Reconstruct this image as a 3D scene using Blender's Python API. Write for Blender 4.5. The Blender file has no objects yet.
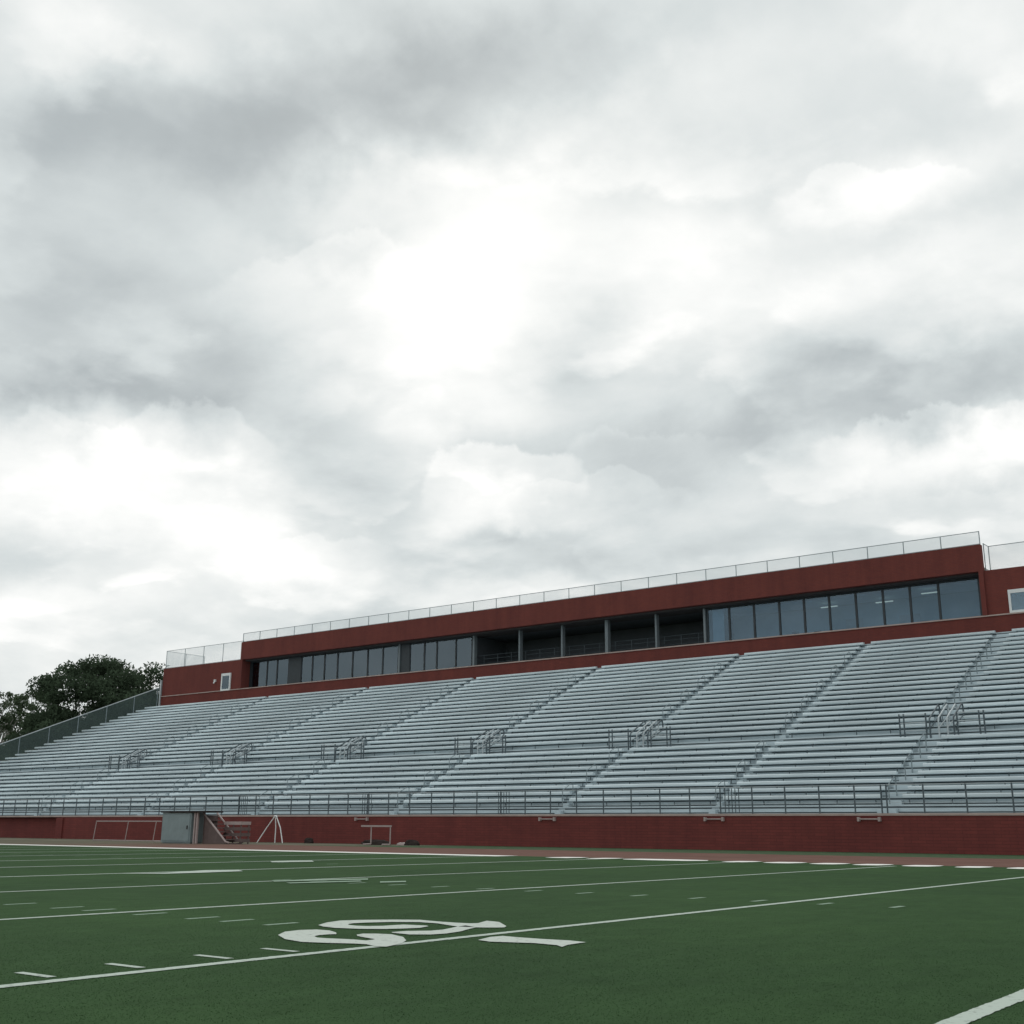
import bpy, math, random
import numpy as np
from mathutils import Vector, Matrix, Euler
random.seed(7)
R_ = math.radians
sc = bpy.context.scene
COL = sc.collection

# ------------------------------------------------------------------ camera
CH = 0.881
F_PX, PITCH, YAW, ROLL = 1167.7, R_(15.176), R_(37.101), R_(0.350)
fw = Vector((-math.sin(YAW)*math.cos(PITCH), math.cos(YAW)*math.cos(PITCH), math.sin(PITCH)))
rt0 = Vector((math.cos(YAW), math.sin(YAW), 0))
up0 = rt0.cross(fw)
rt = rt0*math.cos(ROLL) + up0*math.sin(ROLL)
up = -rt0*math.sin(ROLL) + up0*math.cos(ROLL)
cd = bpy.data.cameras.new('camera'); cam = bpy.data.objects.new('camera', cd); COL.objects.link(cam)
M = Matrix((rt, up, -fw)).transposed().to_4x4(); M.translation = (0, 0, CH)
cam.matrix_world = M
cd.sensor_width = 36; cd.lens = F_PX/1024*36; cd.clip_end = 4000; cd.clip_start = 0.05
sc.camera = cam
def look(x, y):
    return (fw + rt*((x-512)/F_PX) + up*((512-y)/F_PX))
def ground(x, y, z=0.0):
    r = look(x, y); t = (z-CH)/r.z
    return (r.x*t, r.y*t)

# ------------------------------------------------------------------ materials
def newmat(name):
    m = bpy.data.materials.new(name); m.use_nodes = True
    nt = m.node_tree; nt.nodes.clear()
    out = nt.nodes.new('ShaderNodeOutputMaterial')
    return m, nt, out
def node(nt, t, **kw):
    n = nt.nodes.new(t)
    for k, v in kw.items():
        if k.startswith('i_'):
            key = k[2:]
            key = int(key) if key.isdigit() else key.replace('_', ' ')
            n.inputs[key].default_value = v
        else: setattr(n, k, v)
    return n
def L(nt, a, b): nt.links.new(a, b)
def ramp(nt, src, stops):
    r = nt.nodes.new('ShaderNodeValToRGB')
    e = r.color_ramp.elements
    while len(e) < len(stops): e.new(0.5)
    for i, (p, c) in enumerate(stops):
        e[i].position = p; e[i].color = (*c, 1) if len(c) == 3 else c
    L(nt, src, r.inputs[0]); return r.outputs[0]
def simple(name, col, rough=0.6, metal=0.0, var=0.15, scale=3.0, bump=0.0, stretch=None, spec=0.5, each=0.0):
    m, nt, out = newmat(name)
    b = node(nt, 'ShaderNodeBsdfPrincipled', i_Roughness=rough, i_Metallic=metal)
    b.inputs['Specular IOR Level'].default_value = spec
    tc = node(nt, 'ShaderNodeTexCoord'); src = tc.outputs['Object']
    if stretch:
        mp = node(nt, 'ShaderNodeMapping'); mp.inputs['Scale'].default_value = stretch
        L(nt, src, mp.inputs[0]); src = mp.outputs[0]
    n = node(nt, 'ShaderNodeTexNoise', i_Scale=scale, i_Detail=6.0, i_Roughness=0.6); L(nt, src, n.inputs['Vector'])
    c0 = tuple(c*(1-var) for c in col); c1 = tuple(min(1, c*(1+var)) for c in col)
    cc = ramp(nt, n.outputs[0], [(0.3, c0), (0.7, c1)])
    if each:       # every plank has weathered a little differently
        oi = node(nt, 'ShaderNodeObjectInfo'); mr = node(nt, 'ShaderNodeMapRange'); L(nt, oi.outputs['Random'], mr.inputs[0]); mr.inputs[3].default_value = 1-each; mr.inputs[4].default_value = 1+each
        sc_ = node(nt, 'ShaderNodeVectorMath', operation='SCALE'); L(nt, cc, sc_.inputs[0]); L(nt, mr.outputs[0], sc_.inputs['Scale']); cc = sc_.outputs[0]
    L(nt, cc, b.inputs['Base Color'])
    if bump:
        bp = node(nt, 'ShaderNodeBump', i_Strength=bump, i_Distance=0.02); L(nt, n.outputs[0], bp.inputs['Height']); L(nt, bp.outputs[0], b.inputs['Normal'])
    L(nt, b.outputs[0], out.inputs[0]); return m

def brick_mat(name, c1, c2, mortar, bw, bh, rough=0.85, msz=0.012):
    m, nt, out = newmat(name)
    b = node(nt, 'ShaderNodeBsdfPrincipled', i_Roughness=rough)
    b.inputs['Specular IOR Level'].default_value = 0.25
    tc = node(nt, 'ShaderNodeTexCoord'); sx = node(nt, 'ShaderNodeSeparateXYZ'); L(nt, tc.outputs['Object'], sx.inputs[0])
    ad = node(nt, 'ShaderNodeMath', operation='ADD'); L(nt, sx.outputs[0], ad.inputs[0]); L(nt, sx.outputs[1], ad.inputs[1])
    cb = node(nt, 'ShaderNodeCombineXYZ'); L(nt, ad.outputs[0], cb.inputs[0]); L(nt, sx.outputs[2], cb.inputs[1])
    bk = node(nt, 'ShaderNodeTexBrick', i_Scale=1.0, i_Mortar_Size=msz, i_Bias=0.0, i_Brick_Width=bw, i_Row_Height=bh)
    bk.inputs['Color1'].default_value = (*c1, 1); bk.inputs['Color2'].default_value = (*c2, 1); bk.inputs['Mortar'].default_value = (*mortar, 1)
    L(nt, cb.outputs[0], bk.inputs['Vector'])
    n = node(nt, 'ShaderNodeTexNoise', i_Scale=0.35, i_Detail=8.0, i_Roughness=0.65); L(nt, tc.outputs['Object'], n.inputs['Vector'])
    rr = ramp(nt, n.outputs[0], [(0.3, (0.88, 0.88, 0.90)), (0.7, (1.08, 1.06, 1.05))])
    mx = node(nt, 'ShaderNodeMix', data_type='RGBA', blend_type='MULTIPLY'); mx.inputs[0].default_value = 1
    L(nt, bk.outputs[0], mx.inputs[6]); L(nt, rr, mx.inputs[7])
    mp = node(nt, 'ShaderNodeMapping'); mp.inputs['Scale'].default_value = (1.3, 1.3, 0.10); L(nt, tc.outputs['Object'], mp.inputs[0])
    n4 = node(nt, 'ShaderNodeTexNoise', i_Scale=1.0, i_Detail=5.0, i_Roughness=0.7); L(nt, mp.outputs[0], n4.inputs['Vector'])      # rain streaks
    r4 = ramp(nt, n4.outputs[0], [(0.32, (0.86, 0.87, 0.90)), (0.6, (1.04, 1.03, 1.02))])
    mx2 = node(nt, 'ShaderNodeMix', data_type='RGBA', blend_type='MULTIPLY'); mx2.inputs[0].default_value = 1
    L(nt, mx.outputs[2], mx2.inputs[6]); L(nt, r4, mx2.inputs[7]); L(nt, mx2.outputs[2], b.inputs['Base Color'])
    bp = node(nt, 'ShaderNodeBump', i_Strength=0.35, i_Distance=0.01); L(nt, bk.outputs['Fac'], bp.inputs['Height']); bp.invert = True
    L(nt, bp.outputs[0], b.inputs['Normal'])
    L(nt, b.outputs[0], out.inputs[0]); return m

def mesh_wire(name, col, open_, cell=0.06):
    """chain link: diagonal wires with the holes left open"""
    m, nt, out = newmat(name)
    b = node(nt, 'ShaderNodeBsdfPrincipled', i_Roughness=0.5, i_Metallic=0.2); b.inputs['Base Color'].default_value = (*col, 1)
    tr = node(nt, 'ShaderNodeBsdfTransparent')
    tc = node(nt, 'ShaderNodeTexCoord'); sx = node(nt, 'ShaderNodeSeparateXYZ'); L(nt, tc.outputs['Object'], sx.inputs[0])
    h = node(nt, 'ShaderNodeMath', operation='ADD'); L(nt, sx.outputs[0], h.inputs[0]); L(nt, sx.outputs[1], h.inputs[1])
    facs = []
    for op in ('ADD', 'SUBTRACT'):
        a = node(nt, 'ShaderNodeMath', operation=op); L(nt, h.outputs[0], a.inputs[0]); L(nt, sx.outputs[2], a.inputs[1])
        pp = node(nt, 'ShaderNodeMath', operation='PINGPONG'); pp.inputs[1].default_value = cell/2; L(nt, a.outputs[0], pp.inputs[0])
        lt = node(nt, 'ShaderNodeMath', operation='LESS_THAN'); lt.inputs[1].default_value = cell/2*(1-math.sqrt(open_)); L(nt, pp.outputs[0], lt.inputs[0])
        facs.append(lt.outputs[0])
    mx = node(nt, 'ShaderNodeMath', operation='MAXIMUM'); L(nt, facs[0], mx.inputs[0]); L(nt, facs[1], mx.inputs[1])
    ms = node(nt, 'ShaderNodeMixShader'); L(nt, mx.outputs[0], ms.inputs[0]); L(nt, tr.outputs[0], ms.inputs[1]); L(nt, b.outputs[0], ms.inputs[2])
    L(nt, ms.outputs[0], out.inputs[0]); return m

def glass_mat(name, tint, ior):
    m, nt, out = newmat(name)
    tr = node(nt, 'ShaderNodeBsdfTransparent'); tr.inputs[0].default_value = (*tint, 1)
    gl = node(nt, 'ShaderNodeBsdfGlossy', i_Roughness=0.03); gl.inputs[0].default_value = (0.68, 0.84, 0.96, 1)
    fr = node(nt, 'ShaderNodeFresnel', i_IOR=ior)
    tc = node(nt, 'ShaderNodeTexCoord'); n = node(nt, 'ShaderNodeTexNoise', i_Scale=0.7, i_Detail=1.0); L(nt, tc.outputs['Object'], n.inputs['Vector'])
    bp = node(nt, 'ShaderNodeBump', i_Strength=0.06, i_Distance=0.1); L(nt, n.outputs[0], bp.inputs['Height']); L(nt, bp.outputs[0], gl.inputs['Normal'])
    ms = node(nt, 'ShaderNodeMixShader'); L(nt, fr.outputs[0], ms.inputs[0]); L(nt, tr.outputs[0], ms.inputs[1]); L(nt, gl.outputs[0], ms.inputs[2])
    L(nt, ms.outputs[0], out.inputs[0]); return m

def turf_mat():
    m, nt, out = newmat('turf')
    b = node(nt, 'ShaderNodeBsdfPrincipled', i_Roughness=0.95); b.inputs['Specular IOR Level'].default_value = 0.04
    tc = node(nt, 'ShaderNodeTexCoord')
    n1 = node(nt, 'ShaderNodeTexNoise', i_Scale=0.22, i_Detail=5.0, i_Roughness=0.6); L(nt, tc.outputs['Object'], n1.inputs['Vector'])
    mp = node(nt, 'ShaderNodeMapping'); mp.inputs['Scale'].default_value = (1, 0.45, 1); L(nt, tc.outputs['Object'], mp.inputs[0])
    n2 = node(nt, 'ShaderNodeTexNoise', i_Scale=95.0, i_Detail=3.0, i_Roughness=0.6); L(nt, mp.outputs[0], n2.inputs['Vector'])
    n3 = node(nt, 'ShaderNodeTexNoise', i_Scale=3.4, i_Detail=6.0, i_Roughness=0.7); L(nt, mp.outputs[0], n3.inputs['Vector'])
    c = ramp(nt, n2.outputs[0], [(0.0, TURF_A), (1.0, TURF_B)])
    r1 = ramp(nt, n1.outputs[0], [(0.3, (0.82, 0.83, 0.85)), (0.7, (1.16, 1.14, 1.06))])
    r3 = ramp(nt, n3.outputs[0], [(0.3, (0.84, 0.84, 0.84)), (0.7, (1.14, 1.13, 1.14))])
    x1 = node(nt, 'ShaderNodeMix', data_type='RGBA', blend_type='MULTIPLY'); x1.inputs[0].default_value = 1; L(nt, c, x1.inputs[6]); L(nt, r1, x1.inputs[7])
    x2 = node(nt, 'ShaderNodeMix', data_type='RGBA', blend_type='MULTIPLY'); x2.inputs[0].default_value = 1; L(nt, x1.outputs[2], x2.inputs[6]); L(nt, r3, x2.inputs[7])
    L(nt, x2.outputs[2], b.inputs['Base Color'])
    bp = node(nt, 'ShaderNodeBump', i_Strength=0.15, i_Distance=0.02); L(nt, n2.outputs[0], bp.inputs['Height']); L(nt, bp.outputs[0], b.inputs['Normal'])
    L(nt, b.outputs[0], out.inputs[0]); return m

def paint_mat(name, col, lo=0.36, hi=0.46, scale=16.0):
    """field paint worn thin: bare turf shows between the blades"""
    m, nt, out = newmat(name)
    b = node(nt, 'ShaderNodeBsdfPrincipled', i_Roughness=0.9); b.inputs['Specular IOR Level'].default_value = 0.1
    tc = node(nt, 'ShaderNodeTexCoord')
    n = node(nt, 'ShaderNodeTexNoise', i_Scale=scale, i_Detail=4.0, i_Roughness=0.7); L(nt, tc.outputs['Object'], n.inputs['Vector'])
    L(nt, ramp(nt, n.outputs[0], [(lo-0.08, tuple(c*0.45 for c in col)), (hi, col)]), b.inputs['Base Color'])
    L(nt, b.outputs[0], out.inputs[0]); return m

def track_mat():
    m, nt, out = newmat('track_surface')
    b = node(nt, 'ShaderNodeBsdfPrincipled', i_Roughness=0.95); b.inputs['Specular IOR Level'].default_value = 0.05
    tc = node(nt, 'ShaderNodeTexCoord'); sx = node(nt, 'ShaderNodeSeparateXYZ'); L(nt, tc.outputs['Object'], sx.inputs[0])
    n = node(nt, 'ShaderNodeTexNoise', i_Scale=0.5, i_Detail=7.0, i_Roughness=0.65); L(nt, tc.outputs['Object'], n.inputs['Vector'])
    # the red surfacing gives way to bare grit towards the far end
    a = node(nt, 'ShaderNodeMath', operation='MULTIPLY_ADD'); L(nt, n.outputs[0], a.inputs[0]); a.inputs[1].default_value = 14.0; L(nt, sx.outputs[0], a.inputs[2])
    mr = node(nt, 'ShaderNodeMapRange'); L(nt, a.outputs[0], mr.inputs[0]); mr.inputs[1].default_value = -52; mr.inputs[2].default_value = -40
    c1 = ramp(nt, n.outputs[0], [(0.3, (0.095, 0.090, 0.062)), (0.7, (0.145, 0.130, 0.095))]); c2 = ramp(nt, n.outputs[0], [(0.3, (0.130, 0.072, 0.058)), (0.7, (0.180, 0.100, 0.082))])
    mx = node(nt, 'ShaderNodeMix', data_type='RGBA'); L(nt, mr.outputs[0], mx.inputs[0]); L(nt, c1, mx.inputs[6]); L(nt, c2, mx.inputs[7]); L(nt, mx.outputs[2], b.inputs['Base Color'])
    L(nt, b.outputs[0], out.inputs[0]); return m
TURF_A, TURF_B = (0.028, 0.062, 0.025), (0.045, 0.094, 0.037)
MT = dict(
    turf=turf_mat(),
    blade=simple('turf_blade', (0.047, 0.096, 0.039), 0.8, var=0.15, scale=9, spec=0.15),
    bladew=simple('painted_blade', (0.42, 0.48, 0.42), 0.8, var=0.2, scale=9, spec=0.15),
    paint=paint_mat('field_paint', (0.46, 0.53, 0.47)),
    paintnum=paint_mat('figure_paint', (0.52, 0.57, 0.52), 0.34, 0.44),
    paintbright=paint_mat('border_paint', (0.80, 0.80, 0.76), 0.25, 0.4),
    paintfaint=paint_mat('worn_field_paint', (0.26, 0.36, 0.27)),
    track=track_mat(),
    dirt=simple('infill_ground', (0.125, 0.118, 0.085), 0.95, var=0.25, scale=0.6, spec=0.1),
    verge=simple('verge_grass', (0.05, 0.085, 0.042), 0.95, var=0.3, scale=2.0, spec=0.1),
    ground=simple('far_grass', (0.05, 0.075, 0.035), 0.95, var=0.3, scale=0.2, spec=0.1),
    alu=simple('aluminium', (0.59, 0.68, 0.715), 0.42, 0.2, var=0.20, scale=0.8, stretch=(0.3, 2, 2), each=0.09),
    alud=simple('weathered_aluminium', (0.44, 0.52, 0.555), 0.5, 0.2, var=0.22, scale=0.9, stretch=(0.35, 2, 2)),
    gap=simple('shaded_steel', (0.10, 0.125, 0.14), 0.8, 0.0, var=0.2, scale=1.0),  # dark steel; on the decks its tone paints in the shade of the slots
    steel=simple('galvanised_steel', (0.40, 0.44, 0.46), 0.4, 0.5, var=0.15, scale=4),
    railpost=simple('dark_rail_steel', (0.075, 0.10, 0.115), 0.5, 0.2, var=0.2, scale=4),
    railthin=simple('grey_rail_steel', (0.20, 0.25, 0.27), 0.5, 0.3, var=0.2, scale=4),
    brick=brick_mat('red_brick', (0.178, 0.043, 0.038), (0.150, 0.038, 0.034), (0.120, 0.034, 0.031), 0.6, 0.13),
    fascia=brick_mat('red_brick_upper', (0.172, 0.043, 0.034), (0.150, 0.039, 0.033), (0.135, 0.044, 0.036), 0.3, 0.1),
    conc=simple('concrete', (0.36, 0.32, 0.30), 0.85, var=0.15, scale=1.5),
    coping=simple('pale_coping', (0.40, 0.31, 0.28), 0.8, var=0.15, scale=1.5),
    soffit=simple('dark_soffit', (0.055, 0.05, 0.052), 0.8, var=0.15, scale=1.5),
    mull=simple('window_frame', (0.030, 0.040, 0.048), 0.5, 0.2, var=0.15, scale=3),
    column=simple('grey_column', (0.17, 0.205, 0.225), 0.6, 0.0, var=0.12, scale=2),
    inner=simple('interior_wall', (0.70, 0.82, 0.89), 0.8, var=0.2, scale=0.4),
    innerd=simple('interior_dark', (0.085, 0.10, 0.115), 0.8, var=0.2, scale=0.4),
    glass=glass_mat('window_glass', (0.76, 0.90, 0.97), 2.15),
    glassdark=glass_mat('tinted_window_glass', (0.62, 0.74, 0.82), 1.75),
    white=simple('white_paint', (0.72, 0.74, 0.74), 0.5, var=0.08, scale=2),
    pipe=simple('weathered_white_pipe', (0.36, 0.29, 0.28), 0.5, var=0.12, scale=5),
    cabinet=simple('grey_cabinet', (0.20, 0.255, 0.265), 0.55, var=0.12, scale=2),
    dark=simple('dark_plastic', (0.040, 0.032, 0.030), 0.9, var=0.2, scale=3, spec=0.05),
    tread=simple('stair_brown_steel', (0.12, 0.085, 0.08), 0.7, var=0.2, scale=3),
    pale=simple('pale_mesh_rail', (0.45, 0.50, 0.52), 0.45, 0.3, var=0.1, scale=4),
    meshroof=mesh_wire('chain_link_pale', (0.74, 0.80, 0.82), 0.62),
    meshdark=mesh_wire('chain_link_dark', (0.055, 0.085, 0.08), 0.36),
    bark=simple('bark', (0.07, 0.058, 0.048), 0.9, var=0.3, scale=5, bump=0.5),
    barkpale=simple('pale_bark', (0.36, 0.35, 0.32), 0.85, var=0.3, scale=4, bump=0.3),
)
def leafmat(name, col):
    m, nt, out = newmat(name)
    tc = node(nt, 'ShaderNodeTexCoord'); n = node(nt, 'ShaderNodeTexNoise', i_Scale=0.55, i_Detail=6.0); L(nt, tc.outputs['Object'], n.inputs['Vector'])
    c = ramp(nt, n.outputs[0], [(0.3, tuple(x*0.6 for x in col)), (0.7, tuple(x*1.5 for x in col))])
    d = node(nt, 'ShaderNodeBsdfDiffuse'); t = node(nt, 'ShaderNodeBsdfTranslucent'); L(nt, c, d.inputs[0]); L(nt, c, t.inputs[0])
    ms = node(nt, 'ShaderNodeMixShader'); ms.inputs[0].default_value = 0.4
    L(nt, d.outputs[0], ms.inputs[1]); L(nt, t.outputs[0], ms.inputs[2]); L(nt, ms.outputs[0], out.inputs[0]); return m
MT['leaf'] = leafmat('dark_leaf', (0.068, 0.098, 0.062)); MT['leaf2'] = leafmat('mid_leaf', (0.100, 0.138, 0.085))
def lampmat():
    m, nt, out = newmat('lit_tube'); e = node(nt, 'ShaderNodeEmission', i_Strength=0.55); e.inputs[0].default_value = (1, 0.95, 0.75, 1)
    L(nt, e.outputs[0], out.inputs[0]); return m
MT['lamp'] = lampmat()

# ------------------------------------------------------------------ mesh builder
class MB:
    def __init__(s): s.v, s.f, s.m = [], [], []
    def add(s, vs, fs, mi=0):
        o = len(s.v); s.v += [tuple(v) for v in vs]
        s.f += [tuple(i+o for i in f) for f in fs]; s.m += [mi]*len(fs)
    def box(s, x0, x1, y0, y1, z0, z1, mi=0):
        s.add([(x0,y0,z0),(x1,y0,z0),(x1,y1,z0),(x0,y1,z0),(x0,y0,z1),(x1,y0,z1),(x1,y1,z1),(x0,y1,z1)],
              [(0,3,2,1),(4,5,6,7),(0,1,5,4),(1,2,6,5),(2,3,7,6),(3,0,4,7)], mi)
    def tube(s, pts, r, n=6, mi=0, taper=None):
        pts = [Vector(p) for p in pts]; rings = []
        for i, p in enumerate(pts):
            a = pts[max(i-1, 0)]; b = pts[min(i+1, len(pts)-1)]; d = (b-a).normalized()
            u = d.orthogonal().normalized() if abs(d.z) > 0.95 or i == 0 else None
            u = d.cross(Vector((0.31, 0.17, 0.93))).normalized(); w = d.cross(u)
            rr = taper[i] if taper else r
            rings.append([p + (u*math.cos(2*math.pi*k/n) + w*math.sin(2*math.pi*k/n))*rr for k in range(n)])
        vs = [v for ring in rings for v in ring]; fs = []
        for i in range(len(pts)-1):
            for k in range(n): fs.append((i*n+k, i*n+(k+1) % n, (i+1)*n+(k+1) % n, (i+1)*n+k))
        fs.append(tuple(range(n))[::-1]); fs.append(tuple((len(pts)-1)*n+k for k in range(n)))
        s.add(vs, fs, mi)
    def extrude_x(s, prof, x0, x1, mi=0):
        n = len(prof)
        vs = [(x0, y, z) for y, z in prof] + [(x1, y, z) for y, z in prof]
        fs = [(k, (k+1) % n, n+(k+1) % n, n+k) for k in range(n)] + [tuple(range(n))[::-1], tuple(range(n, 2*n))]
        s.add(vs, fs, mi)
    def build(s, name, mats, parent=None, loc=(0, 0, 0)):
        me = bpy.data.meshes.new(name); me.from_pydata(s.v, [], s.f)
        if not isinstance(mats, (list, tuple)): mats = [mats]
        for m in mats: me.materials.append(m)
        if len(mats) > 1: me.polygons.foreach_set('material_index', s.m)
        me.update()
        o = bpy.data.objects.new(name, me); COL.objects.link(o); o.location = loc
        if parent: o.parent = parent
        return o
def tag(o, label=None, cat=None, group=None, kind=None):
    for k, v in (('label', label), ('category', cat), ('group', group), ('kind', kind)):
        if v: o[k] = v
    return o
def empty(name, loc, label, cat, group=None):
    o = bpy.data.objects.new(name, None); COL.objects.link(o); o.location = loc; o.empty_display_size = 0.3
    return tag(o, label, cat, group)
def copy_part(o, parent, loc=None):
    c = o.copy(); COL.objects.link(c); c.parent = parent
    if loc is not None: c.location = loc
    for ch in list(o.children): copy_part(ch, c)
    return c

# ------------------------------------------------------------------ sky (clouds in the world shader) and sun
def build_world():
    w = bpy.data.worlds.new('World'); sc.world = w; w.use_nodes = True
    nt = w.node_tree; nt.nodes.clear()
    out = node(nt, 'ShaderNodeOutputWorld')
    sky = node(nt, 'ShaderNodeTexSky', sky_type='NISHITA', sun_disc=False, sun_elevation=SUN_EL, sun_rotation=SUN_ROT, air_density=1.0, dust_density=2.0)
    bg1 = node(nt, 'ShaderNodeBackground', i_Strength=0.10); L(nt, sky.outputs[0], bg1.inputs[0])
    tc = node(nt, 'ShaderNodeTexCoord'); d = tc.outputs['Generated']
    def vm(op, a, b=None, **kw):
        n = node(nt, 'ShaderNodeVectorMath', operation=op)
        for i, x in enumerate((a, b)):
            if x is None: continue
            if isinstance(x, (tuple, list, Vector)): n.inputs[i].default_value = tuple(x)
            else: L(nt, x, n.inputs[i])
        if 'scale' in kw: n.inputs['Scale'].default_value = kw['scale']
        return n
    def ma(op, a, b=None, c=None):
        n = node(nt, 'ShaderNodeMath', operation=op)
        for i, x in enumerate((a, b, c)):
            if x is None: continue
            if isinstance(x, (int, float)): n.inputs[i].default_value = x
            else: L(nt, x, n.inputs[i])
        return n.outputs[0]
    # cloud deck coordinates: direction cut with a level sheet
    sx = node(nt, 'ShaderNodeSeparateXYZ'); L(nt, d, sx.inputs[0])
    zz = ma('ADD', ma('MAXIMUM', sx.outputs[2], 0.0), 0.22)
    q = node(nt, 'ShaderNodeCombineXYZ'); L(nt, ma('DIVIDE', sx.outputs[0], zz), q.inputs[0]); L(nt, ma('DIVIDE', sx.outputs[1], zz), q.inputs[1])
    q = q.outputs[0]
    def fbm(vec, scale, detail, rough=0.55, dist=0.0, off=(0, 0, 0)):
        v = vm('ADD', vec, off).outputs[0]
        n = node(nt, 'ShaderNodeTexNoise', i_Scale=scale, i_Detail=detail, i_Roughness=rough, i_Distortion=dist); L(nt, v, n.inputs['Vector']); return n
    # wind-torn edges: bend the direction before the broad masses are placed
    w1 = fbm(d, 3.2, 5.0, 0.55); w2 = fbm(d, 9.0, 6.0, 0.6, off=(3.1, 1.7, 9.2))
    dw = vm('ADD', d, vm('SCALE', vm('SUBTRACT', w1.outputs['Color'], (0.5, 0.5, 0.5)).outputs[0], scale=0.16).outputs[0]).outputs[0]
    dw = vm('ADD', dw, vm('SCALE', vm('SUBTRACT', w2.outputs['Color'], (0.5, 0.5, 0.5)).outputs[0], scale=0.07).outputs[0]).outputs[0]
    w3 = fbm(d, 16.0, 6.0, 0.55, off=(7.7, 2.2, 1.1))
    dh = vm('ADD', d, vm('SCALE', vm('SUBTRACT', w3.outputs['Color'], (0.5, 0.5, 0.5)).outputs[0], scale=0.075).outputs[0]).outputs[0]
    total = None
    for (px, py, sxp, syp, ang, amp) in BLOBS:
        c = look(px, py).normalized(); ca, sa = math.cos(R_(ang)), math.sin(R_(ang))
        rr = (rt - c*rt.dot(c)).normalized(); uu = rr.cross(-c).normalized()*-1
        uu = c.cross(rr).normalized()*-1
        u = (rr*ca + uu*sa); v = (uu*ca - rr*sa)
        u = u*(F_PX/sxp); v = v*(F_PX/syp)
        a = ma('SUBTRACT', vm('DOT_PRODUCT', dw, u).outputs['Value'], u.dot(c))
        b = ma('SUBTRACT', vm('DOT_PRODUCT', dw, v).outputs['Value'], v.dot(c))
        r2 = ma('MULTIPLY_ADD', b, b, ma('MULTIPLY', a, a))
        fro = ma('GREATER_THAN', vm('DOT_PRODUCT', d, c).outputs['Value'], 0.0)
        g = ma('MULTIPLY', ma('EXPONENT', ma('MULTIPLY', r2, -1.0)), fro)
        total = ma('MULTIPLY', g, amp) if total is None else ma('MULTIPLY_ADD', g, amp, total)
    for (px, py, sxp, syp, ang, amp) in HEAPS:      # heaped clouds with firm upper edges
        c = look(px, py).normalized(); ca, sa = math.cos(R_(ang)), math.sin(R_(ang))
        rr = (rt - c*rt.dot(c)).normalized(); uu = c.cross(rr).normalized()*-1
        u = (rr*ca + uu*sa)*(F_PX/sxp); v = (uu*ca - rr*sa)*(F_PX/syp)
        a = ma('SUBTRACT', vm('DOT_PRODUCT', dh, u).outputs['Value'], u.dot(c))
        b = ma('SUBTRACT', vm('DOT_PRODUCT', dh, v).outputs['Value'], v.dot(c))
        r2 = ma('MULTIPLY_ADD', b, b, ma('MULTIPLY', a, a))
        fro = ma('GREATER_THAN', vm('DOT_PRODUCT', d, c).outputs['Value'], 0.0)
        mk = node(nt, 'ShaderNodeMapRange', interpolation_type='SMOOTHSTEP'); L(nt, r2, mk.inputs[0])
        mk.inputs[1].default_value = 1.10; mk.inputs[2].default_value = 0.80
        shade = ma('MULTIPLY_ADD', ma('MINIMUM', ma('MAXIMUM', b, -1.2), 1.0), 0.62*amp, 0.35*amp)
        total = ma('MULTIPLY_ADD', ma('MULTIPLY', mk.outputs[0], fro), shade, total)
    f1 = fbm(q, 1.5, 9.0, 0.56, 0.25); f2 = fbm(q, 1.5, 9.0, 0.56, 0.25, off=(-0.07, 0.10, 0))
    f3 = fbm(q, 5.0, 7.0, 0.6, 0.3, off=(4, 2, 0))
    puff = ma('SUBTRACT', f1.outputs[0], f2.outputs[0])
    lum = ma('ADD', total, SKY_BASE)
    lum = ma('MULTIPLY_ADD', ma('SUBTRACT', f1.outputs[0], 0.5), -0.34, lum)
    lum = ma('MULTIPLY_ADD', puff, 0.85, lum)
    lum = ma('MULTIPLY_ADD', ma('SUBTRACT', f3.outputs[0], 0.5), 0.13, lum)
    # two layers of torn banks with firmer rims, each lit on the side towards the sun
    for (sc_, off, lo, hi, gain, side) in ((1.9, (5.3, 0.4, 2.0), 0.50, 0.575, 0.060, 0.75), (3.4, (1.3, 6.4, 7.0), 0.505, 0.57, 0.045, 0.65), (2.6, (9.1, 2.2, 4.0), 0.53, 0.60, -0.06, 0.45)):
        ka = fbm(q, sc_, 8.0, 0.5, 0.15, off=off); kb = fbm(q, sc_, 8.0, 0.5, 0.15, off=(off[0]-0.04, off[1]+0.06, off[2]))
        mk = node(nt, 'ShaderNodeMapRange', interpolation_type='SMOOTHSTEP'); L(nt, ka.outputs[0], mk.inputs[0]); mk.inputs[1].default_value = lo; mk.inputs[2].default_value = hi
        lum = ma('MULTIPLY_ADD', mk.outputs[0], gain, lum)
        lum = ma('MULTIPLY_ADD', ma('MULTIPLY', mk.outputs[0], ma('SUBTRACT', ka.outputs[0], kb.outputs[0])), side, lum)
    cr = ramp(nt, lum, [(0.0, (0.30, 0.335, 0.35)), (0.30, (0.46, 0.505, 0.52)), (0.55, (0.66, 0.71, 0.715)), (0.78, (0.86, 0.885, 0.875)), (1.0, (1.06, 1.06, 1.04))])
    bg2 = node(nt, 'ShaderNodeBackground', i_Strength=1.0); L(nt, cr, bg2.inputs[0])
    gapn = fbm(q, 0.9, 6.0, 0.55, off=(8.2, 3.3, 0))
    cover = ramp(nt, gapn.outputs[0], [(0.18, (0.9, 0.9, 0.9)), (0.34, (0.985, 0.985, 0.985))])
    ms = node(nt, 'ShaderNodeMixShader'); L(nt, cover, ms.inputs[0]); L(nt, bg1.outputs[0], ms.inputs[1]); L(nt, bg2.outputs[0], ms.inputs[2])
    L(nt, ms.outputs[0], out.inputs[0])
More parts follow.
